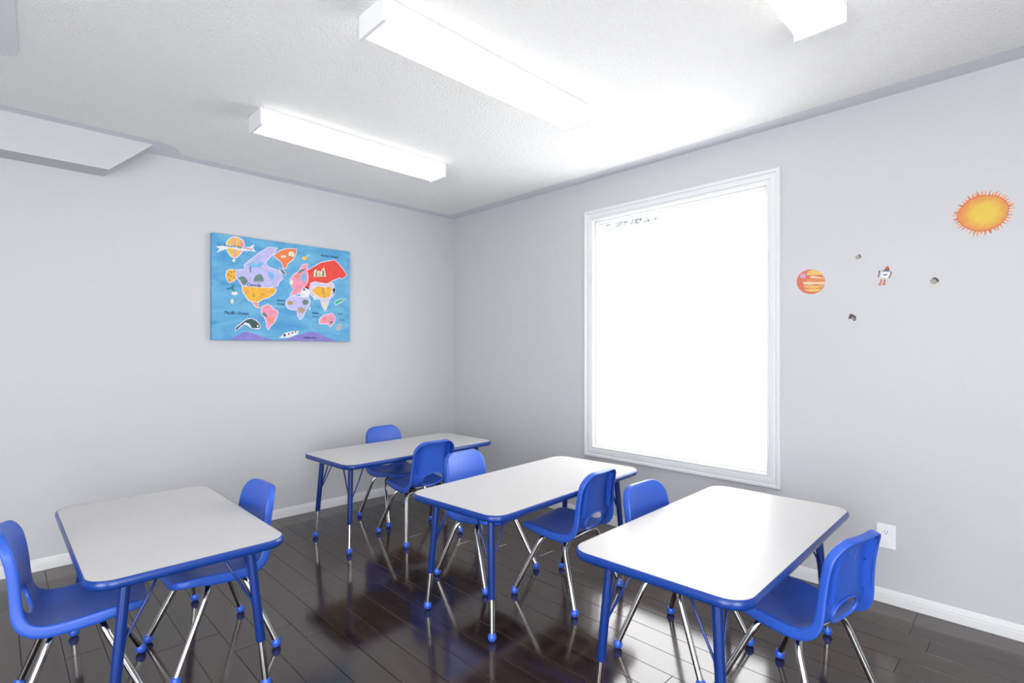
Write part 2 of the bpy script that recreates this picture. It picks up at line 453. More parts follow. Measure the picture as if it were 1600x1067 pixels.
# ---- outlines of the painted map and of the wall stickers, in metres
MAP = [
 ('hill','violet',1,[(0.111,0.0),(0.155,0.034),(0.211,0.061),(0.269,0.045),(0.355,0.017),(0.403,0.001)]),
 ('hill','violet',1,[(0.395,-0.002),(0.494,0.011),(0.554,0.038),(0.614,0.056),(0.668,0.071),(0.713,0.067),(0.777,0.038),(0.881,0.0)]),
 ('ice_shelf','white',2,[(0.436,0.019),(0.477,0.057),(0.528,0.071),(0.581,0.075),(0.571,0.051),(0.511,0.024)]),
 ('penguin','black',3,[(0.465,0.032),(0.473,0.051),(0.484,0.049),(0.482,0.03)]),
 ('penguin','black',3,[(0.498,0.045),(0.504,0.058),(0.511,0.057),(0.509,0.043)]),
 ('penguin','black',3,[(0.524,0.054),(0.53,0.067),(0.537,0.064),(0.533,0.05)]),
 ('penguin','black',3,[(0.547,0.061),(0.552,0.072),(0.559,0.07),(0.556,0.058)]),
 ('balloon','yellow',1,[(0.089,0.639),(0.095,0.664),(0.115,0.689),(0.14,0.701),(0.166,0.7),(0.191,0.686),(0.201,0.659),(0.196,0.626),(0.177,0.595),(0.155,0.569),(0.137,0.56),(0.118,0.572),(0.1,0.597),(0.092,0.62)]),
 ('balloon_stripe','pink',2,[(0.132,0.698),(0.149,0.7),(0.151,0.567),(0.137,0.56)]),
 ('balloon_stripe','pink',2,[(0.177,0.695),(0.201,0.659),(0.196,0.626),(0.171,0.588),(0.18,0.644)]),
 ('basket','cream',1,[(0.126,0.549),(0.146,0.552),(0.142,0.531),(0.129,0.53)]),
 ('banner','white',3,[(0.022,0.622),(0.061,0.631),(0.104,0.645),(0.148,0.639),(0.192,0.638),(0.238,0.648),(0.269,0.672),(0.259,0.643),(0.278,0.618),(0.238,0.619),(0.192,0.613),(0.148,0.618),(0.105,0.622),(0.071,0.604),(0.029,0.58),(0.047,0.608)]),
 ('canada','lilac',2,[(0.144,0.476),(0.207,0.487),(0.204,0.518),(0.223,0.537),(0.261,0.574),(0.3,0.611),(0.339,0.641),(0.371,0.662),(0.424,0.665),(0.403,0.629),(0.363,0.586),(0.339,0.55),(0.363,0.52),(0.395,0.511),(0.436,0.502),(0.461,0.45),(0.436,0.427),(0.428,0.397),(0.395,0.39),(0.363,0.374),(0.192,0.368),(0.17,0.41),(0.148,0.432)]),
 ('bay','sea',3,[(0.355,0.49),(0.395,0.486),(0.403,0.449),(0.383,0.432),(0.365,0.453)]),
 ('bay','sea',3,[(0.23,0.525),(0.284,0.568),(0.3,0.554),(0.331,0.545),(0.307,0.514),(0.245,0.503)]),
 ('islands','lilac',4,[(0.261,0.541),(0.284,0.564),(0.293,0.545),(0.276,0.525)]),
 ('bear','green_grey',4,[(0.261,0.411),(0.269,0.444),(0.292,0.463),(0.315,0.465),(0.331,0.434),(0.327,0.415)]),
 ('totem','green_grey',4,[(0.236,0.51),(0.245,0.513),(0.247,0.473),(0.238,0.472)]),
 ('fir_trees','green_grey',4,[(0.159,0.421),(0.185,0.44),(0.207,0.434),(0.226,0.408),(0.207,0.382),(0.192,0.384),(0.177,0.411)]),
 ('alaska','amber',3,[(0.093,0.466),(0.115,0.477),(0.146,0.478),(0.146,0.416),(0.126,0.398),(0.107,0.389),(0.093,0.411),(0.088,0.438)]),
 ('alaska_spot','green_grey',4,[(0.106,0.444),(0.105,0.439),(0.102,0.437),(0.1,0.438),(0.099,0.443),(0.1,0.448),(0.102,0.451),(0.105,0.449)]),
 ('alaska_spot','green_grey',4,[(0.124,0.46),(0.123,0.455),(0.121,0.453),(0.118,0.454),(0.117,0.459),(0.118,0.465),(0.121,0.467),(0.123,0.465)]),
 ('alaska_spot','green_grey',4,[(0.121,0.434),(0.12,0.428),(0.117,0.426),(0.114,0.428),(0.113,0.433),(0.114,0.438),(0.117,0.44),(0.12,0.439)]),
 ('alaska_spot','green_grey',4,[(0.143,0.47),(0.142,0.465),(0.139,0.463),(0.136,0.465),(0.135,0.469),(0.136,0.474),(0.139,0.476),(0.142,0.474)]),
 ('alaska_spot','green_grey',4,[(0.113,0.407),(0.112,0.402),(0.11,0.4),(0.107,0.402),(0.106,0.406),(0.107,0.411),(0.11,0.413),(0.112,0.411)]),
 ('alaska_spot','green_grey',4,[(0.14,0.425),(0.139,0.421),(0.137,0.419),(0.134,0.42),(0.133,0.425),(0.134,0.429),(0.137,0.431),(0.139,0.43)]),
 ('united_states','amber',3,[(0.189,0.368),(0.269,0.371),(0.363,0.372),(0.411,0.378),(0.415,0.358),(0.395,0.331),(0.363,0.308),(0.323,0.293),(0.292,0.27),(0.261,0.272),(0.23,0.278),(0.211,0.309),(0.192,0.336)]),
 ('tent','salmon',4,[(0.206,0.325),(0.223,0.355),(0.238,0.332)]),
 ('landmark','ochre',4,[(0.249,0.311),(0.261,0.329),(0.272,0.312),(0.265,0.295)]),
 ('landmark','salmon',4,[(0.343,0.344),(0.359,0.353),(0.367,0.342),(0.355,0.332)]),
 ('landmark','ochre',4,[(0.307,0.316),(0.325,0.334),(0.343,0.321)]),
 ('mexico','salmon',2,[(0.249,0.268),(0.292,0.268),(0.288,0.241),(0.311,0.23),(0.284,0.231),(0.269,0.248)]),
 ('south_america','pink',2,[(0.323,0.239),(0.355,0.254),(0.383,0.243),(0.395,0.223),(0.428,0.212),(0.42,0.174),(0.407,0.14),(0.395,0.122),(0.375,0.105),(0.363,0.076),(0.353,0.096),(0.351,0.129),(0.339,0.162),(0.319,0.186),(0.315,0.218)]),
 ('jungle','green_grey',3,[(0.319,0.19),(0.335,0.201),(0.353,0.183),(0.351,0.166),(0.331,0.17)]),
 ('highland','salmon',3,[(0.355,0.162),(0.403,0.173),(0.395,0.131),(0.367,0.121)]),
 ('greenland','orange',2,[(0.399,0.607),(0.436,0.641),(0.477,0.664),(0.52,0.672),(0.562,0.675),(0.558,0.644),(0.541,0.608),(0.528,0.589),(0.498,0.564),(0.484,0.526),(0.469,0.527),(0.457,0.564),(0.428,0.586)]),
 ('polar_bear','cream',3,[(0.547,0.636),(0.544,0.626),(0.538,0.618),(0.529,0.612),(0.519,0.611),(0.509,0.614),(0.503,0.621),(0.501,0.63),(0.503,0.64),(0.509,0.649),(0.519,0.654),(0.529,0.655),(0.538,0.652),(0.544,0.645)]),
 ('polar_bear','cream',3,[(0.487,0.611),(0.485,0.606),(0.479,0.602),(0.471,0.599),(0.462,0.598),(0.454,0.599),(0.449,0.602),(0.447,0.606),(0.449,0.611),(0.454,0.616),(0.462,0.619),(0.471,0.62),(0.479,0.619),(0.485,0.616)]),
 ('bear_nose','green_grey',4,[(0.53,0.617),(0.527,0.613),(0.52,0.61),(0.512,0.611),(0.509,0.614),(0.512,0.618),(0.52,0.621),(0.527,0.62)]),
 ('iceland','yellow',2,[(0.641,0.618),(0.636,0.608),(0.625,0.601),(0.612,0.601),(0.603,0.608),(0.603,0.619),(0.612,0.628),(0.625,0.632),(0.636,0.628)]),
 ('gull','white',2,[(0.636,0.633),(0.659,0.647),(0.648,0.63)]),
 ('narwhal','green_grey',2,[(0.438,0.523),(0.461,0.515),(0.482,0.49),(0.477,0.476),(0.454,0.492)]),
 ('europe','pink',2,[(0.52,0.451),(0.545,0.488),(0.58,0.513),(0.606,0.564),(0.641,0.576),(0.645,0.524),(0.648,0.464),(0.641,0.419),(0.606,0.394),(0.588,0.354),(0.545,0.338),(0.515,0.336),(0.541,0.376),(0.52,0.417)]),
 ('baltic_sea','sea',3,[(0.601,0.494),(0.628,0.51),(0.632,0.453),(0.61,0.432),(0.593,0.458)]),
 ('forest','green_grey',3,[(0.571,0.504),(0.588,0.525),(0.634,0.542),(0.614,0.521),(0.584,0.502)]),
 ('britain','cream',3,[(0.511,0.434),(0.528,0.452),(0.538,0.428),(0.528,0.409),(0.513,0.412)]),
 ('meadow','salmon',3,[(0.545,0.48),(0.584,0.49),(0.58,0.466),(0.554,0.459)]),
 ('asia','lilac_pale',2,[(0.663,0.421),(0.704,0.447),(0.758,0.434),(0.843,0.45),(0.862,0.402),(0.852,0.365),(0.814,0.326),(0.8,0.28),(0.782,0.23),(0.758,0.269),(0.745,0.322),(0.704,0.319),(0.668,0.351)]),
 ('russia','red',3,[(0.641,0.524),(0.695,0.561),(0.749,0.598),(0.777,0.605),(0.805,0.615),(0.857,0.63),(0.886,0.604),(0.93,0.564),(0.957,0.522),(0.915,0.489),(0.905,0.502),(0.843,0.473),(0.796,0.443),(0.749,0.446),(0.704,0.451),(0.668,0.439),(0.654,0.385),(0.619,0.4),(0.645,0.437),(0.652,0.481)]),
 ('palace','cream',4,[(0.69,0.485),(0.693,0.529),(0.708,0.544),(0.72,0.528),(0.731,0.535),(0.745,0.528),(0.758,0.55),(0.772,0.565),(0.779,0.537),(0.788,0.495)]),
 ('palace_dome','green_grey',5,[(0.704,0.491),(0.706,0.526),(0.717,0.528),(0.718,0.492)]),
 ('palace_dome','green_grey',5,[(0.757,0.496),(0.758,0.541),(0.771,0.542),(0.773,0.498)]),
 ('palace_dome','amber',5,[(0.729,0.493),(0.731,0.525),(0.742,0.526),(0.744,0.495)]),
 ('china','amber',3,[(0.677,0.378),(0.713,0.412),(0.749,0.415),(0.758,0.412),(0.786,0.409),(0.814,0.425),(0.833,0.4),(0.819,0.345),(0.786,0.329),(0.74,0.335),(0.704,0.354)]),
 ('river','green_grey',4,[(0.76,0.407),(0.766,0.408),(0.777,0.334),(0.771,0.332)]),
 ('japan','cream',2,[(0.843,0.401),(0.857,0.42),(0.864,0.393),(0.852,0.365)]),
 ('middle_east','white',3,[(0.606,0.381),(0.641,0.406),(0.663,0.373),(0.654,0.333),(0.614,0.321),(0.586,0.341)]),
 ('mosque','green_grey',4,[(0.606,0.373),(0.619,0.396),(0.63,0.375)]),
 ('mosque','green_grey',4,[(0.593,0.341),(0.619,0.349),(0.619,0.343)]),
 ('india','cream',3,[(0.681,0.352),(0.704,0.345),(0.708,0.319),(0.695,0.309)]),
 ('south_east_asia','cream',3,[(0.749,0.295),(0.777,0.301),(0.794,0.271),(0.782,0.239),(0.763,0.256)]),
 ('africa','lilac',2,[(0.494,0.296),(0.52,0.323),(0.571,0.327),(0.65,0.328),(0.663,0.298),(0.645,0.254),(0.623,0.218),(0.61,0.182),(0.588,0.159),(0.571,0.189),(0.569,0.228),(0.528,0.23),(0.503,0.237),(0.487,0.262)]),
 ('camel','ochre',3,[(0.536,0.277),(0.531,0.268),(0.519,0.263),(0.505,0.264),(0.496,0.27),(0.496,0.28),(0.505,0.287),(0.519,0.29),(0.531,0.286)]),
 ('elephant','green_grey',3,[(0.652,0.291),(0.647,0.277),(0.632,0.269),(0.615,0.27),(0.605,0.281),(0.605,0.295),(0.615,0.306),(0.632,0.31),(0.647,0.304)]),
 ('lion','tan',3,[(0.626,0.228),(0.62,0.214),(0.606,0.206),(0.588,0.205),(0.574,0.212),(0.568,0.225),(0.574,0.239),(0.588,0.247),(0.606,0.248),(0.62,0.241)]),
 ('madagascar','white',2,[(0.654,0.237),(0.663,0.259),(0.669,0.253),(0.659,0.228)]),
 ('australia','pink',2,[(0.735,0.161),(0.758,0.189),(0.796,0.204),(0.838,0.215),(0.862,0.184),(0.852,0.148),(0.824,0.111),(0.8,0.137),(0.758,0.135),(0.74,0.13)]),
 ('koala','green_grey',3,[(0.842,0.147),(0.838,0.141),(0.829,0.138),(0.819,0.14),(0.815,0.146),(0.819,0.153),(0.829,0.156),(0.838,0.153)]),
 ('outback','salmon',3,[(0.749,0.162),(0.782,0.181),(0.805,0.168),(0.777,0.149)]),
 ('new_zealand','salmon',2,[(0.876,0.089),(0.891,0.126),(0.91,0.139),(0.896,0.099)]),
 ('crocodile','green',2,[(0.857,0.293),(0.867,0.312),(0.9,0.328),(0.951,0.337),(0.905,0.307),(0.871,0.286)]),
 ('orca','dark_green',2,[(0.146,0.064),(0.151,0.086),(0.177,0.107),(0.196,0.127),(0.223,0.145),(0.249,0.15),(0.276,0.139),(0.3,0.115),(0.307,0.091),(0.284,0.083),(0.249,0.085),(0.234,0.112),(0.207,0.117),(0.181,0.099),(0.166,0.082)]),
 ('orca_belly','white',3,[(0.196,0.114),(0.207,0.122),(0.232,0.117),(0.252,0.088),(0.239,0.089),(0.223,0.103)]),
 ('orca_jaw','white',3,[(0.261,0.083),(0.307,0.09),(0.304,0.081),(0.276,0.077)]),
 ('orca_eye','white',3,[(0.296,0.101),(0.295,0.096),(0.29,0.093),(0.286,0.095),(0.284,0.1),(0.286,0.106),(0.29,0.108),(0.295,0.106)]),
 ('splash','white',1,[(0.161,0.32),(0.157,0.312),(0.147,0.307),(0.134,0.306),(0.124,0.31),(0.12,0.317),(0.124,0.325),(0.134,0.33),(0.147,0.331),(0.157,0.327)]),
 ('whale_tail','teal',2,[(0.084,0.347),(0.111,0.354),(0.133,0.379),(0.139,0.376),(0.133,0.351),(0.146,0.333),(0.139,0.328),(0.122,0.343),(0.097,0.339)]),
 ('turtle','cream',2,[(0.136,0.264),(0.133,0.252),(0.125,0.246),(0.117,0.251),(0.114,0.263),(0.117,0.275),(0.125,0.281),(0.133,0.276)]),
]
MAP_TEXT = [
 ('Pacific Ocean',0.079,0.176,0.151),
 ('Arctic Ocean',0.745,0.646,0.141),
 ('Atlantic',0.418,0.284,0.059),
 ('Ocean',0.421,0.258,0.055),
 ('Indian',0.681,0.206,0.048),
 ('Ocean',0.681,0.179,0.048),
 ('Pacific',0.881,0.209,0.041),
 ('Ocean',0.896,0.164,0.045),
 ('Canada',0.219,0.376,0.092),
 ('Antarctica',0.61,0.019,0.103),
 ('Around the',0.071,0.629,0.114),
 ('World',0.194,0.627,0.058),
]
SUN = [(0.2907,1.8053),(0.2907,1.8283),(0.2848,1.845),(0.2712,1.8678),(0.2539,1.8846),(0.231,1.895),(0.2085,1.8973),(0.1863,1.8919),(0.1662,1.887),(0.1481,1.8754),(0.1338,1.8579),(0.125,1.8367),(0.1229,1.8168),(0.1285,1.7912),(0.1392,1.7712),(0.1553,1.7544),(0.1753,1.7442),(0.1974,1.7379),(0.2216,1.7401),(0.2424,1.749),(0.2654,1.7653),(0.2809,1.7832)]
SUN_C = (0.2011,1.8168)
PLANET = [('planet_disc','p_red',1,[(0.819,1.5751),(0.8205,1.5619),(0.8247,1.5496),(0.8316,1.5386),(0.8409,1.5294),(0.8522,1.5224),(0.865,1.5179),(0.8788,1.5161),(0.893,1.5172),(0.907,1.5211),(0.9202,1.5277),(0.9319,1.5367),(0.9417,1.5477),(0.949,1.5602),(0.9535,1.5738),(0.9551,1.5876),(0.9535,1.6012),(0.949,1.6139),(0.9417,1.6251),(0.9319,1.6343),(0.9202,1.6411),(0.907,1.6453),(0.893,1.6466),(0.8788,1.6451),(0.865,1.6407),(0.8522,1.6339),(0.8409,1.6248),(0.8316,1.6139),(0.8247,1.6016),(0.8205,1.5885)]),('band','p_yellow',2,[(0.8997,1.6365),(0.8813,1.6432),(0.854,1.6367),(0.8315,1.6177),(0.8288,1.61),(0.863,1.6155),(0.8905,1.6172),(0.909,1.6181)]),('band','p_cream',2,[(0.8928,1.6073),(0.8767,1.6138),(0.854,1.6045),(0.8235,1.5969),(0.8217,1.5933),(0.8585,1.5969),(0.8859,1.6005)]),('band','p_orange',2,[(0.9206,1.5937),(0.8859,1.5975),(0.8199,1.5921),(0.8195,1.5801),(0.863,1.5832),(0.8997,1.5856)]),('band','p_cream',2,[(0.9267,1.583),(0.8951,1.5831),(0.8585,1.5777),(0.8199,1.5761),(0.8217,1.5584),(0.8585,1.5666),(0.8905,1.5644),(0.9183,1.5699)]),('band','p_yellow',2,[(0.923,1.5621),(0.8905,1.5614),(0.827,1.5558),(0.8288,1.549),(0.8676,1.5452),(0.8997,1.551),(0.9183,1.5551)]),('band','p_yellow',2,[(0.9183,1.5449),(0.8859,1.5447),(0.836,1.5406),(0.8486,1.5275),(0.8813,1.5281),(0.9043,1.533)]),('highlight','p_lilac',2,[(0.9408,1.612),(0.9323,1.6256),(0.9146,1.6278),(0.909,1.6155),(0.9136,1.6032),(0.9277,1.6036)])]
ROBOT = [('head','r_red',1,[(0.5584,1.6175),(0.5553,1.6255),(0.5461,1.6244),(0.5434,1.6144),(0.5423,1.605),(0.5654,1.6075)]),('visor','r_dark',2,[(0.5615,1.6127),(0.5446,1.6127),(0.5438,1.6061),(0.563,1.6082)]),('collar','r_blue',1,[(0.5712,1.6072),(0.5411,1.604),(0.5411,1.5984),(0.5731,1.6018)]),('chest','r_white',1,[(0.5778,1.6023),(0.54,1.5974),(0.5423,1.5671),(0.5778,1.5743)]),('chest_mark','r_blue',2,[(0.5712,1.5909),(0.5623,1.5867),(0.5499,1.5901),(0.5546,1.5813),(0.5615,1.5806),(0.5685,1.5845)]),('arm','r_red',1,[(0.5856,1.6078),(0.5786,1.6071),(0.5809,1.5919),(0.5848,1.575),(0.5903,1.5764),(0.5864,1.5925)]),('hand','r_blue',2,[(0.5887,1.5857),(0.584,1.5843),(0.5856,1.575),(0.5903,1.5764)]),('arm','r_red',1,[(0.54,1.5965),(0.5324,1.5975),(0.5347,1.5848),(0.5423,1.5662),(0.5476,1.5676),(0.5408,1.5831)]),('shoulder','r_blue',2,[(0.5392,1.5982),(0.5324,1.5975),(0.5339,1.5893),(0.54,1.59)]),('shoulder','r_blue',2,[(0.5864,1.607),(0.5786,1.6071),(0.5801,1.5988),(0.5872,1.5986)]),('shin','r_red',1,[(0.5794,1.5604),(0.5747,1.5702),(0.5731,1.5514),(0.579,1.5482)]),('shin','r_red',1,[(0.5654,1.56),(0.5607,1.5679),(0.5576,1.5523),(0.5654,1.5484)]),('boot','r_orange',1,[(0.5887,1.5388),(0.5809,1.5512),(0.5739,1.5505),(0.577,1.5359),(0.5887,1.5364)]),('boot','r_orange',1,[(0.5723,1.5364),(0.5669,1.5499),(0.5584,1.5491),(0.5592,1.5343),(0.5723,1.5345)])]
STONES = [[('stone','k_light',1,[(0.6854,1.6859),(0.6792,1.6933),(0.6669,1.698),(0.6607,1.691),(0.6575,1.681),(0.6628,1.6754),(0.6738,1.673),(0.6833,1.677)]),('shade','k_dark',2,[(0.6722,1.6972),(0.6656,1.6988),(0.6607,1.691),(0.6583,1.6806),(0.6648,1.6834),(0.6673,1.6918)])],[('stone','k_light',1,[(0.3894,1.5411),(0.3817,1.5492),(0.373,1.5541),(0.3644,1.552),(0.3568,1.5424),(0.3547,1.5335),(0.3644,1.5256),(0.373,1.5215),(0.3852,1.5275)]),('shade','k_dark',2,[(0.3817,1.5479),(0.373,1.555),(0.3637,1.5514),(0.3568,1.5424),(0.3554,1.5322),(0.3626,1.5311),(0.3678,1.5435)])],[('stone','k_dark',1,[(0.7137,1.3873),(0.7062,1.4039),(0.6958,1.401),(0.6804,1.3883),(0.6813,1.3715),(0.6887,1.3645),(0.6999,1.3785),(0.7137,1.3776)]),('shade','k_tan',2,[(0.7028,1.3854),(0.6945,1.3865),(0.6854,1.3789),(0.687,1.3703),(0.697,1.3784)])]]

# ------------------------------------------------------------------ ceiling lights
LX0, LX1 = .955, 2.118
LIGHT_GROUP = 'fluorescent wraparound ceiling lights'
def ceiling_light(xc, yc, label):
    L, W, Hh = (LX1 - LX0), .168, .086
    t = thing('ceiling_light', label, 'ceiling light', (xc, yc, ZC - .004), group=LIGHT_GROUP)
    h = L / 2
    link('housing', boxes((-h + .004, h - .004, -W / 2 + .001, W / 2 - .001, -.030, 0), bevel=.002), METAL_WHITE, t)
    # wraparound lens: one long shell with rounded lower corners
    prof = [(-W / 2 + .006, -.029), (-W / 2 + .006, -.064)]
    for i in range(1, 7):
        a = math.pi / 2 * i / 6
        prof.append((-W / 2 + .006 + .018 * (1 - math.cos(a)), -.064 - .018 * math.sin(a)))
    prof += [(-x, z) for x, z in reversed(prof)]
    n = len(prof)
    vs = [(-h + .012, y, z) for y, z in prof] + [(h - .012, y, z) for y, z in prof]
    fs = [(i, i + 1, n + i + 1, n + i) for i in range(n - 1)] + [tuple(range(n)), tuple(range(n, 2 * n))[::-1]]
    bm = bmesh.new(); bm.from_mesh(raw(vs, fs))
    me = from_bm(bm); smooth_by_angle(me, 50)
    link('lens', me, DIFFUSER, t)
    for s in (-1, 1):
        x0, x1 = sorted((s * h, s * (h - .004)))
        e = link('end_cap', boxes((x0, x1, -W / 2, W / 2, -Hh, 0), bevel=.0012), METAL_WHITE, t)
        xi0, xi1 = sorted((s * (h - .004), s * (h - .013)))
        link('cap_lip', boxes((xi0, xi1, -W / 2, -W / 2 + .003, -Hh + .002, -.001), (xi0, xi1, W / 2 - .003, W / 2, -Hh + .002, -.001),
                              (xi0, xi1, -W / 2, W / 2, -Hh, -Hh + .003)), METAL_WHITE, e)
    return t
xc = (LX0 + LX1) / 2
ceiling_light(xc, 2.862, 'fluorescent wraparound ceiling light nearest the world map wall')
ceiling_light(xc, 1.690, 'fluorescent wraparound ceiling light in the middle of the row')
ceiling_light(xc, .578, 'fluorescent wraparound ceiling light cut off by the top edge of the photo')
ceiling_light(xc, -.55, 'added unseen fluorescent ceiling light in the row behind the viewer')  # this light and the next two are unseen, added for room brightness
ceiling_light(-1.15, .578, 'added unseen fluorescent ceiling light over the left rear of the room')
ceiling_light(-1.15, -.55, 'added unseen fluorescent ceiling light in the rear corner of the room')

# ------------------------------------------------------------------ activity tables
def rounded_rect(hx, hy, r, n=8):
    pts = []
    for cx, cy, a0 in ((hx - r, hy - r, 0), (-hx + r, hy - r, 90), (-hx + r, -hy + r, 180), (hx - r, -hy + r, 270)):
        for i in range(n + 1):
            a = math.radians(a0 + 90 * i / n)
            pts.append((cx + r * math.cos(a), cy + r * math.sin(a)))
    return pts

TZ, TT = .545, .028
def make_table(label, x, y, rz, lx, ly):
    t = thing('activity_table', label, 'table', (x, y, 0), rz, 'grey-topped activity tables with blue edges')
    hx, hy, R = lx / 2, ly / 2, .075
    # laminate top
    ring = rounded_rect(hx - .004, hy - .004, R - .004)
    n = len(ring)
    vs = [(a, b, TZ) for a, b in ring] + [(a, b, TZ - TT + .002) for a, b in ring]
    fs = [tuple(range(n)), tuple(range(n, 2 * n))[::-1]] + [(i, n + i, n + (i + 1) % n, (i + 1) % n) for i in range(n)]
    link('tabletop', raw(vs, fs), LAMINATE, t)
    # rounded vinyl edge
    prof = [(-.004, TZ + .0003), (-.002, TZ), (.0, TZ - .002), (.003, TZ - .008), (.004, TZ - .014), (.003, TZ - .021), (-.001, TZ - TT), (-.012, TZ - TT - .0005)]
    vs, fs = [], []
    for off, z in prof:
        vs += [(a, b, z) for a, b in rounded_rect(hx + off, hy + off, R + off)]
    for i in range(len(prof) - 1):
        for k in range(n):
            fs.append((i * n + k, (i + 1) * n + k, (i + 1) * n + (k + 1) % n, i * n + (k + 1) % n))
    me = raw(vs, fs); smooth_by_angle(me, 60)
    link('edge_band', me, EDGE, t)
    for sx in (-1, 1):
        for sy in (-1, 1):
            fx, tx, fy, ty_ = (.055, .085, .078, .114) if lx > ly else (.058, .106, .060, .090)
            f = Vector((sx * (hx - fx), sy * (hy - fy), 0))
            tp = Vector((sx * (hx - tx), sy * (hy - ty_), TZ - TT))
            d = tp - f
            P = lambda z: f + d * (z / d.z)
            leg = link('leg', tube([P(.172), P(.176), P(TZ - TT)], [.0145, .0155, .0155], 18), BLUE, t, False)
            smooth_by_angle(leg.data, 40)
            c = link('inner_tube', tube([P(.026), P(.180)], .0115, 16), CHROME, leg)
            smooth_by_angle(c.data, 40)
            pr = [(.004, .0), (.011, .002), (.0165, .008), (.0185, .017), (.017, .025), (.0135, .031), (.0125, .035)]
            c = link('ball_glide', lathe(pr, 18, (P(.017).x, P(.017).y)), GLIDE, leg)
            smooth_by_angle(c.data, 50)
            pc = link('mounting_plate', boxes((tp.x - .04, tp.x + .04, tp.y - .04, tp.y + .04, TZ - TT - .004, TZ - TT), bevel=.001), BLUE, leg)
            for ax in (0, 1):
                out = Vector((-sx, 0, 0)) if ax == 0 else Vector((0, -sy, 0))
                a = P(.315) + out * .0145
                b = Vector((tp.x, tp.y, TZ - TT - .002)) + out * .095
                c = link('brace_rod', tube([P(.305) + out * .0135, a + Vector((0, 0, .008)), a.lerp(b, .5), b], .0042, 8), BLUE, leg, True)
    return t
make_table('grey-topped blue-edged table lengthwise at the lower left, nearest the left wall', .473, 2.452, .003, .575, 1.055)
make_table('grey-topped blue-edged table in the far corner under the two walls', 2.054, 3.171, .039, 1.203, .585)
make_table('grey-topped blue-edged table in the middle of the room, below the window', 2.018, 1.884, .067, 1.2, .58)
make_table('grey-topped blue-edged table at the lower right, bright with window glare', 2.003, .872, .025, 1.195, .592)

# ------------------------------------------------------------------ chairs
PROF = [(.180, .333, .322), (.172, .3405, .328), (.152, .3465, .332), (.10, .3455, .336), (.03, .338, .338), (-.05, .332, .338), (-.10, .335, .334), (-.135, .352, .328),
        (-.153, .385, .318), (-.160, .43, .308), (-.164, .48, .300), (-.170, .53, .293), (-.180, .58, .286), (-.192, .618, .280), (-.200, .638, .277)]
def catmull(pts, per=12):
    out = []
    n = len(pts)
    for i in range(n - 1):
        p0, p1, p2, p3 = pts[max(0, i - 1)], pts[i], pts[i + 1], pts[min(n - 1, i + 2)]
        for k in range(per):
            t = k / per
            out.append(tuple(.5 * ((2 * b) + (c - a) * t + (2 * a - 5 * b + 4 * c - d) * t * t + (-a + 3 * b - 3 * c + d) * t ** 3)
                             for a, b, c, d in zip(p0, p1, p2, p3)))
    out.append(tuple(pts[-1]))
    return out
PR = catmull(PROF)
ARC = [0.0]
for a, b in zip(PR[:-1], PR[1:]):
    ARC.append(ARC[-1] + math.hypot(b[0] - a[0], b[1] - a[1]))
SMAX = ARC[-1]
def prof_at(s):
    s = min(max(s, 0), SMAX)
    lo, hi = 0, len(ARC) - 1
    while hi - lo > 1:
        m_ = (lo + hi) // 2
        if ARC[m_] <= s: lo = m_
        else: hi = m_
    t = (s - ARC[lo]) / (ARC[hi] - ARC[lo])
    a, b = PR[lo], PR[hi]
    y, z, w_ = (a[i] + (b[i] - a[i]) * t for i in range(3))
    ty, tz = b[0] - a[0], b[1] - a[1]
    l = math.hypot(ty, tz)
    return y, z, w_, ty / l, tz / l
def s_at_z(zv):
    for i in range(len(PR) - 1, 0, -1):
        if PR[i][1] >= zv >= PR[i - 1][1] and PR[i][0] < -.1:
            return ARC[i - 1] + (ARC[i] - ARC[i - 1]) * (zv - PR[i - 1][1]) / (PR[i][1] - PR[i - 1][1])
    return SMAX
RF, RT = .060, .074
def flat_xy(a, s):
    """unit lateral position a and arc length s -> point of the rounded flat outline"""
    wv = prof_at(s)[2]
    hw = wv / 2
    x = abs(a) * hw
    for r, q in ((RF, (RF - s) / RF), (RT, (s - (SMAX - RT)) / RT)):
        if q > 0 and x > hw - r:
            p = (x - (hw - r)) / r
            p2 = p * math.sqrt(1 - q * q / 2); q2 = q * math.sqrt(1 - p * p / 2)
            x = hw - r + p2 * r
            s = (RF - q2 * r) if r == RF else (SMAX - RT + q2 * r)
            break
    return math.copysign(x, a), s
def surf(x, s, d=0.0):
    """3D point of the shell; d pushes it off the sitter's side (negative = underneath / behind)"""
    y, z, wv, ty, tz = prof_at(s)
    ny, nz = tz, -ty
    f = .55 + .45 * min(1.0, s / .12)
    h = .013 * f * (2 * x / wv) ** 2 + d
    return Vector((x, y + ny * h, z + nz * h))

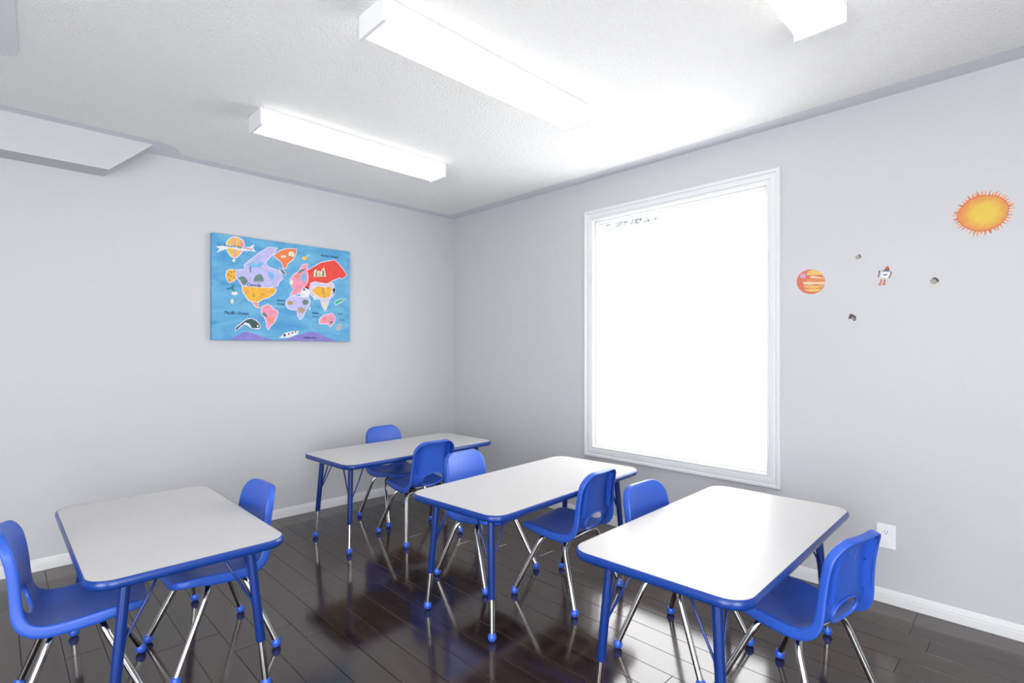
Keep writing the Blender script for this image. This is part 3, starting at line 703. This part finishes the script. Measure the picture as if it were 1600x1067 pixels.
def make_shell():
    SC_ = s_at_z(.386)          # centre of the hand hole
    AH, SH = .64, .056
    n_in, n_out = 8, 4
    av = [-1 + (1 - AH) * i / n_out for i in range(n_out)] + [-AH + 2 * AH * i / n_in for i in range(n_in + 1)] + [AH + (1 - AH) * (i + 1) / n_out for i in range(n_out)]
    s0, s1 = SC_ - SH, SC_ + SH
    sv = [s0 * i / 26 for i in range(26)] + [s0 + (s1 - s0) * i / 6 for i in range(7)] + [s1 + (SMAX - s1) * (i + 1) / 18 for i in range(18)]
    bm = bmesh.new()
    V = {}
    for i, a in enumerate(av):
        for j, s in enumerate(sv):
            if n_out < i < n_out + n_in and 26 < j < 32:
                continue
            V[i, j] = bm.verts.new(surf(*flat_xy(a, s)))
    for i in range(len(av) - 1):
        for j in range(len(sv) - 1):
            if n_out <= i < n_out + n_in and 26 <= j < 32:
                continue
            bm.faces.new((V[i, j], V[i + 1, j], V[i + 1, j + 1], V[i, j + 1]))
    # hand hole: block boundary -> ellipse
    loop = [(i, 26) for i in range(n_out, n_out + n_in)] + [(n_out + n_in, j) for j in range(26, 32)] + \
           [(i, 32) for i in range(n_out + n_in, n_out, -1)] + [(n_out, j) for j in range(32, 26, -1)]
    EX, ES = .080, .042
    prev = [V[k] for k in loop]
    flat = [flat_xy(av[i], sv[j]) for i, j in loop]
    hwb = AH * prof_at(SC_)[2] / 2
    for f in (.4, .75, 1.0):
        cur = []
        for (x, s) in flat:
            ang = math.atan2((s - SC_) / SH, x / hwb)
            ex, es = EX * math.cos(ang), SC_ + ES * math.sin(ang)
            cur.append(bm.verts.new(surf(x + (ex - x) * f, s + (es - s) * f)))
        for k in range(len(loop)):
            k2 = (k + 1) % len(loop)
            bm.faces.new((prev[k], prev[k2], cur[k2], cur[k]))
        prev = cur
    for dd, sc in ((-.003, .985), (-.012, .97)):
        cur = []
        for (x, s) in flat:
            ang = math.atan2((s - SC_) / SH, x / hwb)
            cur.append(bm.verts.new(surf(EX * sc * math.cos(ang), SC_ + ES * sc * math.sin(ang), dd)))
        for k in range(len(loop)):
            k2 = (k + 1) % len(loop)
            bm.faces.new((prev[k], prev[k2], cur[k2], cur[k]))
        prev = cur
    # flange turned down and back along the whole outline
    na, ns = len(av), len(sv)
    bl = [(i, 0) for i in range(na - 1)] + [(na - 1, j) for j in range(ns - 1)] + [(i, ns - 1) for i in range(na - 1, 0, -1)] + [(0, j) for j in range(ns - 1, 0, -1)]
    fl = [flat_xy(av[i], sv[j]) for i, j in bl]
    m_ = len(bl)
    outs = []
    for k in range(m_):
        (xa, sa), (xb, sb) = fl[k - 1], fl[(k + 1) % m_]
        dx, ds = xb - xa, sb - sa
        l = math.hypot(dx, ds) or 1
        outs.append((ds / l, -dx / l))
    prev = [V[k] for k in bl]
    for off, dep in ((.0025, .0015), (.0045, .005), (.0055, .3), (.0065, .7), (.007, 1.0)):
        cur = []
        for k in range(m_):
            x, s = fl[k]
            ox, os_ = outs[k]
            zz = prof_at(s)[1]
            up = min(1, max(0, (s - .30) / .12))
            D = .036 + (.029 - .036) * up
            D *= .58 + .42 * min(1, s / .14)
            dd = dep if dep < .1 else D * dep
            y, z, wv, ty, tz = prof_at(s)
            P = surf(x, s, -dd)
            P = P + Vector((ox * off, ty * os_ * off, tz * os_ * off))
            cur.append(bm.verts.new(P))
        for k in range(m_):
            k2 = (k + 1) % m_
            bm.faces.new((prev[k], prev[k2], cur[k2], cur[k]))
        prev = cur
    bmesh.ops.recalc_face_normals(bm, faces=bm.faces)
    # sitter's side must face up
    bm.faces.ensure_lookup_table()
    if bm.faces[len(sv) // 4].normal.z < 0:
        bmesh.ops.reverse_faces(bm, faces=bm.faces)
    me = bpy.data.meshes.new('shell')
    bm.to_mesh(me); bm.free()
    for p in me.polygons:
        p.use_smooth = True
    return me

def solid(o, th):
    md = o.modifiers.new('thickness', 'SOLIDIFY')
    md.thickness = th
    md.offset = -1

def leg_path(sx, front):
    y0 = .048 if front else -.080
    zb = .303 if front else .300
    foot = Vector((sx * .205, .178 if front else -.183, .022))
    c = Vector((sx * .146, y0, zb))
    d = (foot - c).normalized()
    p0 = Vector((sx * .100, y0, zb)); p2 = c + d * .055
    pts = [Vector((0, y0, zb)), p0]
    for i in range(1, 8):
        t = i / 8
        pts.append(p0 * (1 - t) ** 2 + c * 2 * t * (1 - t) + p2 * t * t)
    pts += [p2, foot]
    return pts

def make_chair():
    t = thing('school_chair', '', 'chair')
    sh = link('seat_shell', make_shell(), PLASTIC, t)
    solid(sh, .0035)
    sh['label'] = 'blue moulded plastic seat and back in one shell with an oval hand hole'
    # stiffening ribs and raised maker's mark on the rear of the back
    for sx in (-1, 1):
        vs, fs = [], []
        z0, z1, N = .435, .612, 8
        for i in range(N + 1):
            s = s_at_z(z0 + (z1 - z0) * i / N)
            x = sx * (.116 - .012 * i / N)
            for dx in (-.0016, .0016):
                vs.append(surf(x + dx, s, -.003)); vs.append(surf(x + dx, s, -.027))
        for i in range(N):
            a, b = i * 4, (i + 1) * 4
            fs += [(a, b, b + 1, a + 1), (a + 2, a + 3, b + 3, b + 2), (a + 1, b + 1, b + 3, a + 3)]
        fs += [(0, 1, 3, 2), (N * 4, N * 4 + 2, N * 4 + 3, N * 4 + 1)]
        link('back_rib', raw(vs, fs), PLASTIC, sh)
        s = s_at_z(.53)
        c = surf(sx * .100, s, -.009)
        link('rib_gusset', boxes((c.x - .006, c.x + .006, c.y - .004, c.y + .005, c.z - .0015, c.z + .0015)), PLASTIC, sh)
    bm = bmesh.new()
    for r in range(3):
        for q in range(4 - (r == 2)):
            s = s_at_z(.588 - r * .014)
            c = surf(-.019 + q * .0125, s, -.0045)
            add_box(bm, c.x - .0042, c.x + .0042, c.y - .0012, c.y + .002, c.z - .0042, c.z + .0042)
    link('embossed_mark', from_bm(bm), PLASTIC, sh)
    for fr in (True, False):
        for sx in (-1, 1):
            me = tube(leg_path(sx, fr), .0112, 14, True); smooth_by_angle(me, 50)
            lg = link('leg', me, CHROME, t)
            f = leg_path(sx, fr)[-1]
            pr = [(.004, .0), (.011, .0018), (.0165, .008), (.0185, .0165), (.017, .0245), (.0140, .030), (.0130, .034)]
            me = lathe(pr, 18, (f.x, f.y)); smooth_by_angle(me, 50)
            link('ball_glide', me, GLIDE, lg)
            y0 = .048 if fr else -.080
            link('mounting_block', boxes((sx * .10 - .018, sx * .10 + .018, y0 - .013, y0 + .013, .306, .3275), bevel=.002), DARKSLOT, lg)
    return t

chair0 = make_chair()
CH = 'blue plastic school chairs with chrome legs'
SPOTS = [  # x, y, facing in degrees
    (.225, 2.385, -6.0, 'blue plastic chair at far left, seen in profile facing right to the lower left table'),
    (.642, 2.432, 181.5, 'blue plastic chair with its seat under the lower left table, facing the far left chair'),
    (2.135, 3.384, -86.5, 'blue plastic chair between the far corner table and the wall with the map'),
    (2.033, 2.959, 87.0, 'blue plastic chair seen from behind, pushed up to the far corner table'),
    (1.940, 2.168, -85.2, 'blue plastic chair on the far side of the middle table, facing the camera'),
    (2.085, 1.724, 95.0, 'blue plastic chair seen from behind at the near side of the middle table'),
    (2.026, 1.053, -91.5, 'blue plastic chair behind the lower right table, only its back above the top'),
    (1.986, .618, 78.5, 'blue plastic chair at the near right of the lower right table, below the wall socket'),
]
for i, (x, y, deg, lab) in enumerate(SPOTS):
    c = chair0 if i == 0 else copy_tree(chair0)
    c.location = (x, y, 0)
    c.rotation_euler = (0, 0, math.radians(deg - 90))
    tag(c, lab, 'chair', CH)

# ------------------------------------------------------------------ world map canvas on the left wall
PAINT = {}
def paint(name, col, rough=.6):
    if name not in PAINT:
        PAINT[name] = mat('paint_' + name, tuple(c * .86 for c in col), rough, vary=(40, .10))
    return PAINT[name]
PC = {'violet': (.24, .20, .60), 'white': (.80, .80, .84), 'black': (.02, .025, .03), 'yellow': (.80, .52, .06), 'pink': (.83, .30, .42),
      'cream': (.78, .72, .52), 'lilac': (.50, .48, .80), 'lilac_pale': (.62, .60, .84), 'sea': (.18, .47, .80), 'green_grey': (.13, .22, .20),
      'amber': (.86, .45, .03), 'salmon': (.82, .28, .20), 'ochre': (.55, .30, .06), 'orange': (.86, .20, .05), 'red': (.80, .06, .04), 'tan': (.50, .33, .20),
      'green': (.04, .48, .27), 'dark_green': (.04, .09, .09), 'teal': (.03, .20, .24), 'outline': (.78, .72, .84)}
def area2(p):
    return sum(p[i][0] * p[(i + 1) % len(p)][1] - p[(i + 1) % len(p)][0] * p[i][1] for i in range(len(p)))
def flat_poly(pts, fn):
    """triangulated flat outline; fn maps (u, v) to a 3D point"""
    if area2(pts) < 0:
        pts = pts[::-1]
    bm = bmesh.new()
    f = bm.faces.new([bm.verts.new(fn(u, v)) for u, v in pts])
    f.normal_update()
    bmesh.ops.triangulate(bm, faces=[f])
    return from_bm(bm, False)

CW, CHH, CT = .985, .712, .035
canvas = thing('world_map_canvas', 'stretched canvas of a childrens world map on the left wall', 'wall art', (1.028, YL, 1.288))
sea = bpy.data.materials.new('painted_sea'); sea.use_nodes = True
nt = sea.node_tree; b = nt.nodes['Principled BSDF']; b.inputs['Roughness'].default_value = .55
tc = nt.nodes.new('ShaderNodeTexCoord'); mp = nt.nodes.new('ShaderNodeMapping'); mp.inputs['Scale'].default_value = (4, 4, 9)
nz = nt.nodes.new('ShaderNodeTexNoise'); nz.inputs['Detail'].default_value = 5; nz.inputs['Distortion'].default_value = .8; nz.inputs['Scale'].default_value = 1.3
rp = nt.nodes.new('ShaderNodeValToRGB')
rp.color_ramp.elements[0].position = .28; rp.color_ramp.elements[0].color = (.040, .245, .52, 1)
rp.color_ramp.elements[1].position = .72; rp.color_ramp.elements[1].color = (.15, .42, .60, 1)
nt.links.new(tc.outputs['Object'], mp.inputs['Vector']); nt.links.new(mp.outputs[0], nz.inputs['Vector'])
nt.links.new(nz.outputs['Fac'], rp.inputs['Fac']); nt.links.new(rp.outputs[0], b.inputs['Base Color'])
link('canvas', boxes((0, CW, -CT, 0, 0, CHH), bevel=.003), sea, canvas)
BIG = {'canada', 'united_states', 'south_america', 'greenland', 'europe', 'asia', 'russia', 'africa', 'australia', 'alaska', 'china', 'balloon', 'orca', 'new_zealand', 'narwhal', 'crocodile', 'mexico'}
for nm, colr, lay, pts in MAP:
    pts = [(min(max(u, .002), CW - .002), min(max(v, .002), CHH - .002)) for u, v in pts]
    d = -CT - .0004 * lay - .0002
    if nm in BIG:
        # pale brushed outline around the painted land
        big = pts if area2(pts) > 0 else pts[::-1]
        n = len(big); grown = []
        for i in range(n):
            (ax, ay), (bx_, by), (cx, cy) = big[i - 1], big[i], big[(i + 1) % n]
            n1 = Vector((by - ay, ax - bx_)); n2 = Vector((cy - by, bx_ - cx))
            nn = (n1.normalized() + n2.normalized())
            nn = nn.normalized() if nn.length > .2 else n1.normalized()
            grown.append((bx_ + nn.x * .0055, by + nn.y * .0055))
        link('outline', flat_poly(grown, lambda u, v: (u, d + .0003, v)), paint('outline', PC['outline']), canvas)
    link(nm, flat_poly(pts, lambda u, v: (u, d, v)), paint(colr, PC[colr]), canvas)
INK = mat('ink', (.012, .05, .12), .6)
INKRED = mat('ink_red', (.45, .08, .12), .6)
def text_mesh(s, width):
    cu = bpy.data.curves.new('t', 'FONT')
    cu.body = s; cu.size = 1; cu.resolution_u = 2; cu.offset = .018
    to = bpy.data.objects.new('t', cu)
    COL.objects.link(to)
    bpy.context.view_layer.update()
    me = bpy.data.meshes.new_from_object(to.evaluated_get(bpy.context.evaluated_depsgraph_get()))
    bpy.data.objects.remove(to)
    xs = [v.co.x for v in me.vertices]
    k = width / (max(xs) - min(xs)); x0 = min(xs)
    return me, k, x0
for s, u, v, wd in MAP_TEXT:
    me, k, x0 = text_mesh(s, wd)
    for vt in me.vertices:
        vt.co = (u + (vt.co.x - x0) * k, -CT - .0028, v + vt.co.y * k)
    link('lettering', me, INKRED if s == 'World' else INK, canvas)

# ------------------------------------------------------------------ stickers on the right wall
DC = {'p_red': (.70, .16, .10), 'p_yellow': (.80, .50, .14), 'p_cream': (.78, .62, .36), 'p_orange': (.76, .26, .09), 'p_lilac': (.60, .36, .56),
      'r_red': (.52, .10, .07), 'r_dark': (.16, .03, .03), 'r_blue': (.12, .13, .30), 'r_white': (.82, .84, .88), 'r_orange': (.62, .19, .10),
      'k_light': (.36, .33, .29), 'k_dark': (.07, .055, .045), 'k_tan': (.36, .28, .2)}
for k_, v_ in DC.items():
    mat('decal_' + k_, tuple(c * .85 for c in v_), .5, vary=(160, .12))
def sticker(name, shapes, label, cat, group):
    allp = [p for s in shapes for p in s[3]]
    cy = sum(p[0] for p in allp) / len(allp); cz = min(p[1] for p in allp)
    t = thing(name, label, cat, (XR, cy, cz), group=group)
    for nm, colr, lay, pts in shapes:
        m = MATS[colr] if colr in MATS else MATS['decal_' + colr]
        me = flat_poly([(-y, z) for y, z in pts], lambda u, v: (-.0004 - .0003 * lay, -u - cy, v - cz))
        link(nm, me, m, t)
    return t
SG = 'space stickers on the right wall'
sticker('planet_sticker', PLANET, 'orange and yellow banded planet sticker right of the window', 'wall sticker', SG)
sticker('robot_sticker', ROBOT, 'small red and white robot sticker between two grey rocks', 'wall sticker', SG)
for sh, lab in zip(STONES, ('small pale grey rock sticker above the planet and robot', 'pale grey rock sticker right of the robot', 'dark brown rock sticker lowest below the robot')):
    sticker('rock_sticker', sh, lab, 'wall sticker', SG)
# sun: disc with a yellow heart and curled flames
sm = bpy.data.materials.new('sun_print'); sm.use_nodes = True
nt = sm.node_tree; b = nt.nodes['Principled BSDF']; b.inputs['Roughness'].default_value = .5
tc = nt.nodes.new('ShaderNodeTexCoord')
mp = nt.nodes.new('ShaderNodeMapping'); mp.vector_type = 'POINT'
ln = nt.nodes.new('ShaderNodeVectorMath'); ln.operation = 'LENGTH'
nz = nt.nodes.new('ShaderNodeTexNoise'); nz.inputs['Scale'].default_value = 60; nz.inputs['Detail'].default_value = 4
ma = nt.nodes.new('ShaderNodeMath'); ma.operation = 'MULTIPLY_ADD'; ma.inputs[1].default_value = .35
rp = nt.nodes.new('ShaderNodeValToRGB')
rp.color_ramp.elements[0].position = .50; rp.color_ramp.elements[0].color = (.66, .46, .045, 1)
rp.color_ramp.elements[1].position = 1.12 / 1.2; rp.color_ramp.elements[1].color = (.62, .20, .05, 1)
nt.links.new(tc.outputs['Object'], mp.inputs['Vector']); nt.links.new(mp.outputs[0], ln.inputs[0])
nt.links.new(tc.outputs['Object'], nz.inputs['Vector'])
nt.links.new(nz.outputs['Fac'], ma.inputs[0]); nt.links.new(ln.outputs['Value'], ma.inputs[2])
nt.links.new(ma.outputs[0], rp.inputs['Fac']); nt.links.new(rp.outputs[0], b.inputs['Base Color'])
MATS['sun_print'] = sm
mat('sun_rim', (.55, .11, .02), .5); mat('sun_flame', (.72, .24, .07), .5); mat('sun_flame_dark', (.46, .13, .04), .5)
sy, sz = SUN_C
hwid = (max(p[0] for p in SUN) - min(p[0] for p in SUN)) / 2; hht = (max(p[1] for p in SUN) - min(p[1] for p in SUN)) / 2
mp.inputs['Scale'].default_value = (0, .78 / hwid, .78 / hht)
def smooth_closed(p, per=4):
    n = len(p); out = []
    for i in range(n):
        a, b_, c, d = p[i - 1], p[i], p[(i + 1) % n], p[(i + 2) % n]
        for k in range(per):
            t = k / per
            out.append(tuple(.5 * (2 * q1 + (q2 - q0) * t + (2 * q0 - 5 * q1 + 4 * q2 - q3) * t * t + (-q0 + 3 * q1 - 3 * q2 + q3) * t ** 3) for q0, q1, q2, q3 in zip(a, b_, c, d)))
    return out
rim = smooth_closed(SUN)
sun = thing('sun_sticker', 'big orange and yellow sun sticker with curled flames, highest on the wall', 'wall sticker', (XR, sy, sz), group=SG)
def sun_part(nm, m, lay, pts):
    link(nm, flat_poly([(-(y - sy), z - sz) for y, z in pts], lambda u, v: (-.0004 - .0003 * lay, -u, v)), MATS[m], sun)
sun_part('rim', 'sun_rim', 2, rim)
sun_part('disc', 'sun_print', 3, [(sy + (y - sy) * .965, sz + (z - sz) * .955) for y, z in rim])
rs = random.Random(8)
NF = 46
for i in range(NF):
    k = int(i * len(rim) / NF)
    y, z = rim[k]; ya, za = rim[k - 1]; yb, zb = rim[(k + 1) % len(rim)]
    ty, tz = yb - ya, zb - za
    l = math.hypot(ty, tz); ty /= l; tz /= l
    oy, oz = y - sy, z - sz
    l = math.hypot(oy, oz); oy /= l; oz /= l
    ln_ = rs.uniform(.015, .026); hw = rs.uniform(.0028, .0046); cu = rs.uniform(-.008, .010)
    base = (y - oy * .003, z - oz * .003)
    mid = (y + oy * ln_ * .55 + ty * cu * .2, z + oz * ln_ * .55 + tz * cu * .2)
    tip = (y + oy * ln_ + ty * cu, z + oz * ln_ + tz * cu)
    pts = [(base[0] - ty * hw, base[1] - tz * hw), (base[0] + ty * hw, base[1] + tz * hw), (mid[0] + ty * hw * .55, mid[1] + tz * hw * .55), tip, (mid[0] - ty * hw * .55, mid[1] - tz * hw * .55)]
    sun_part('flame', 'sun_flame' if i % 3 else 'sun_flame_dark', 1, pts)

# ------------------------------------------------------------------ wall socket
SOCK = mat('white_socket_plastic', (.82, .82, .84), .3)
OYC, OZB = .5555, .264
so = thing('wall_socket', 'white duplex wall socket on the right wall above the baseboard', 'wall socket', (XR, OYC, OZB))
link('cover_plate', boxes((-.006, 0, -.0385, .0385, 0, .115), bevel=.0028), SOCK, so)
def outlet(zc, plug):
    bm = bmesh.new()
    vs = []
    for x in (-.0055, -.0085):
        vs.append([bm.verts.new((x, y, z + zc)) for y, z in rounded_rect(.0165, .0135, .0085, 5)])
    bm.faces.new(vs[1])
    n = len(vs[0])
    for i in range(n):
        bm.faces.new((vs[0][i], vs[0][(i + 1) % n], vs[1][(i + 1) % n], vs[1][i]))
    rc = link('receptacle', from_bm(bm), SOCK, so)
    if not plug:
        for y, z, h in ((-.0065, .003, .0042), (.0065, .003, .0036)):
            link('slot', boxes((-.0088, -.0084, y - .0011, y + .0011, zc + z - h, zc + z + h)), DARKSLOT, rc)
        link('slot', boxes((-.0088, -.0084, -.0024, .0024, zc - .0095, zc - .005), bevel=.0001), DARKSLOT, rc)
    else:
        me = lathe([(.0135, 0), (.0150, .001), (.0150, .0025), (.0135, .0032)], 22)
        pl = link('safety_cap', me, SOCK, rc)
        pl.rotation_euler = (0, -math.pi / 2, 0); pl.location = (-.0085, 0, zc)
outlet(.0775, False)
outlet(.0375, True)
for z in (.0575, .104, .011):
    me = lathe([(.0026, 0), (.0026, .0008), (.0018, .0012)], 12)
    s_ = link('screw', me, METAL_WHITE, so); s_.rotation_euler = (0, -math.pi / 2, 0); s_.location = (-.006, 0, z)
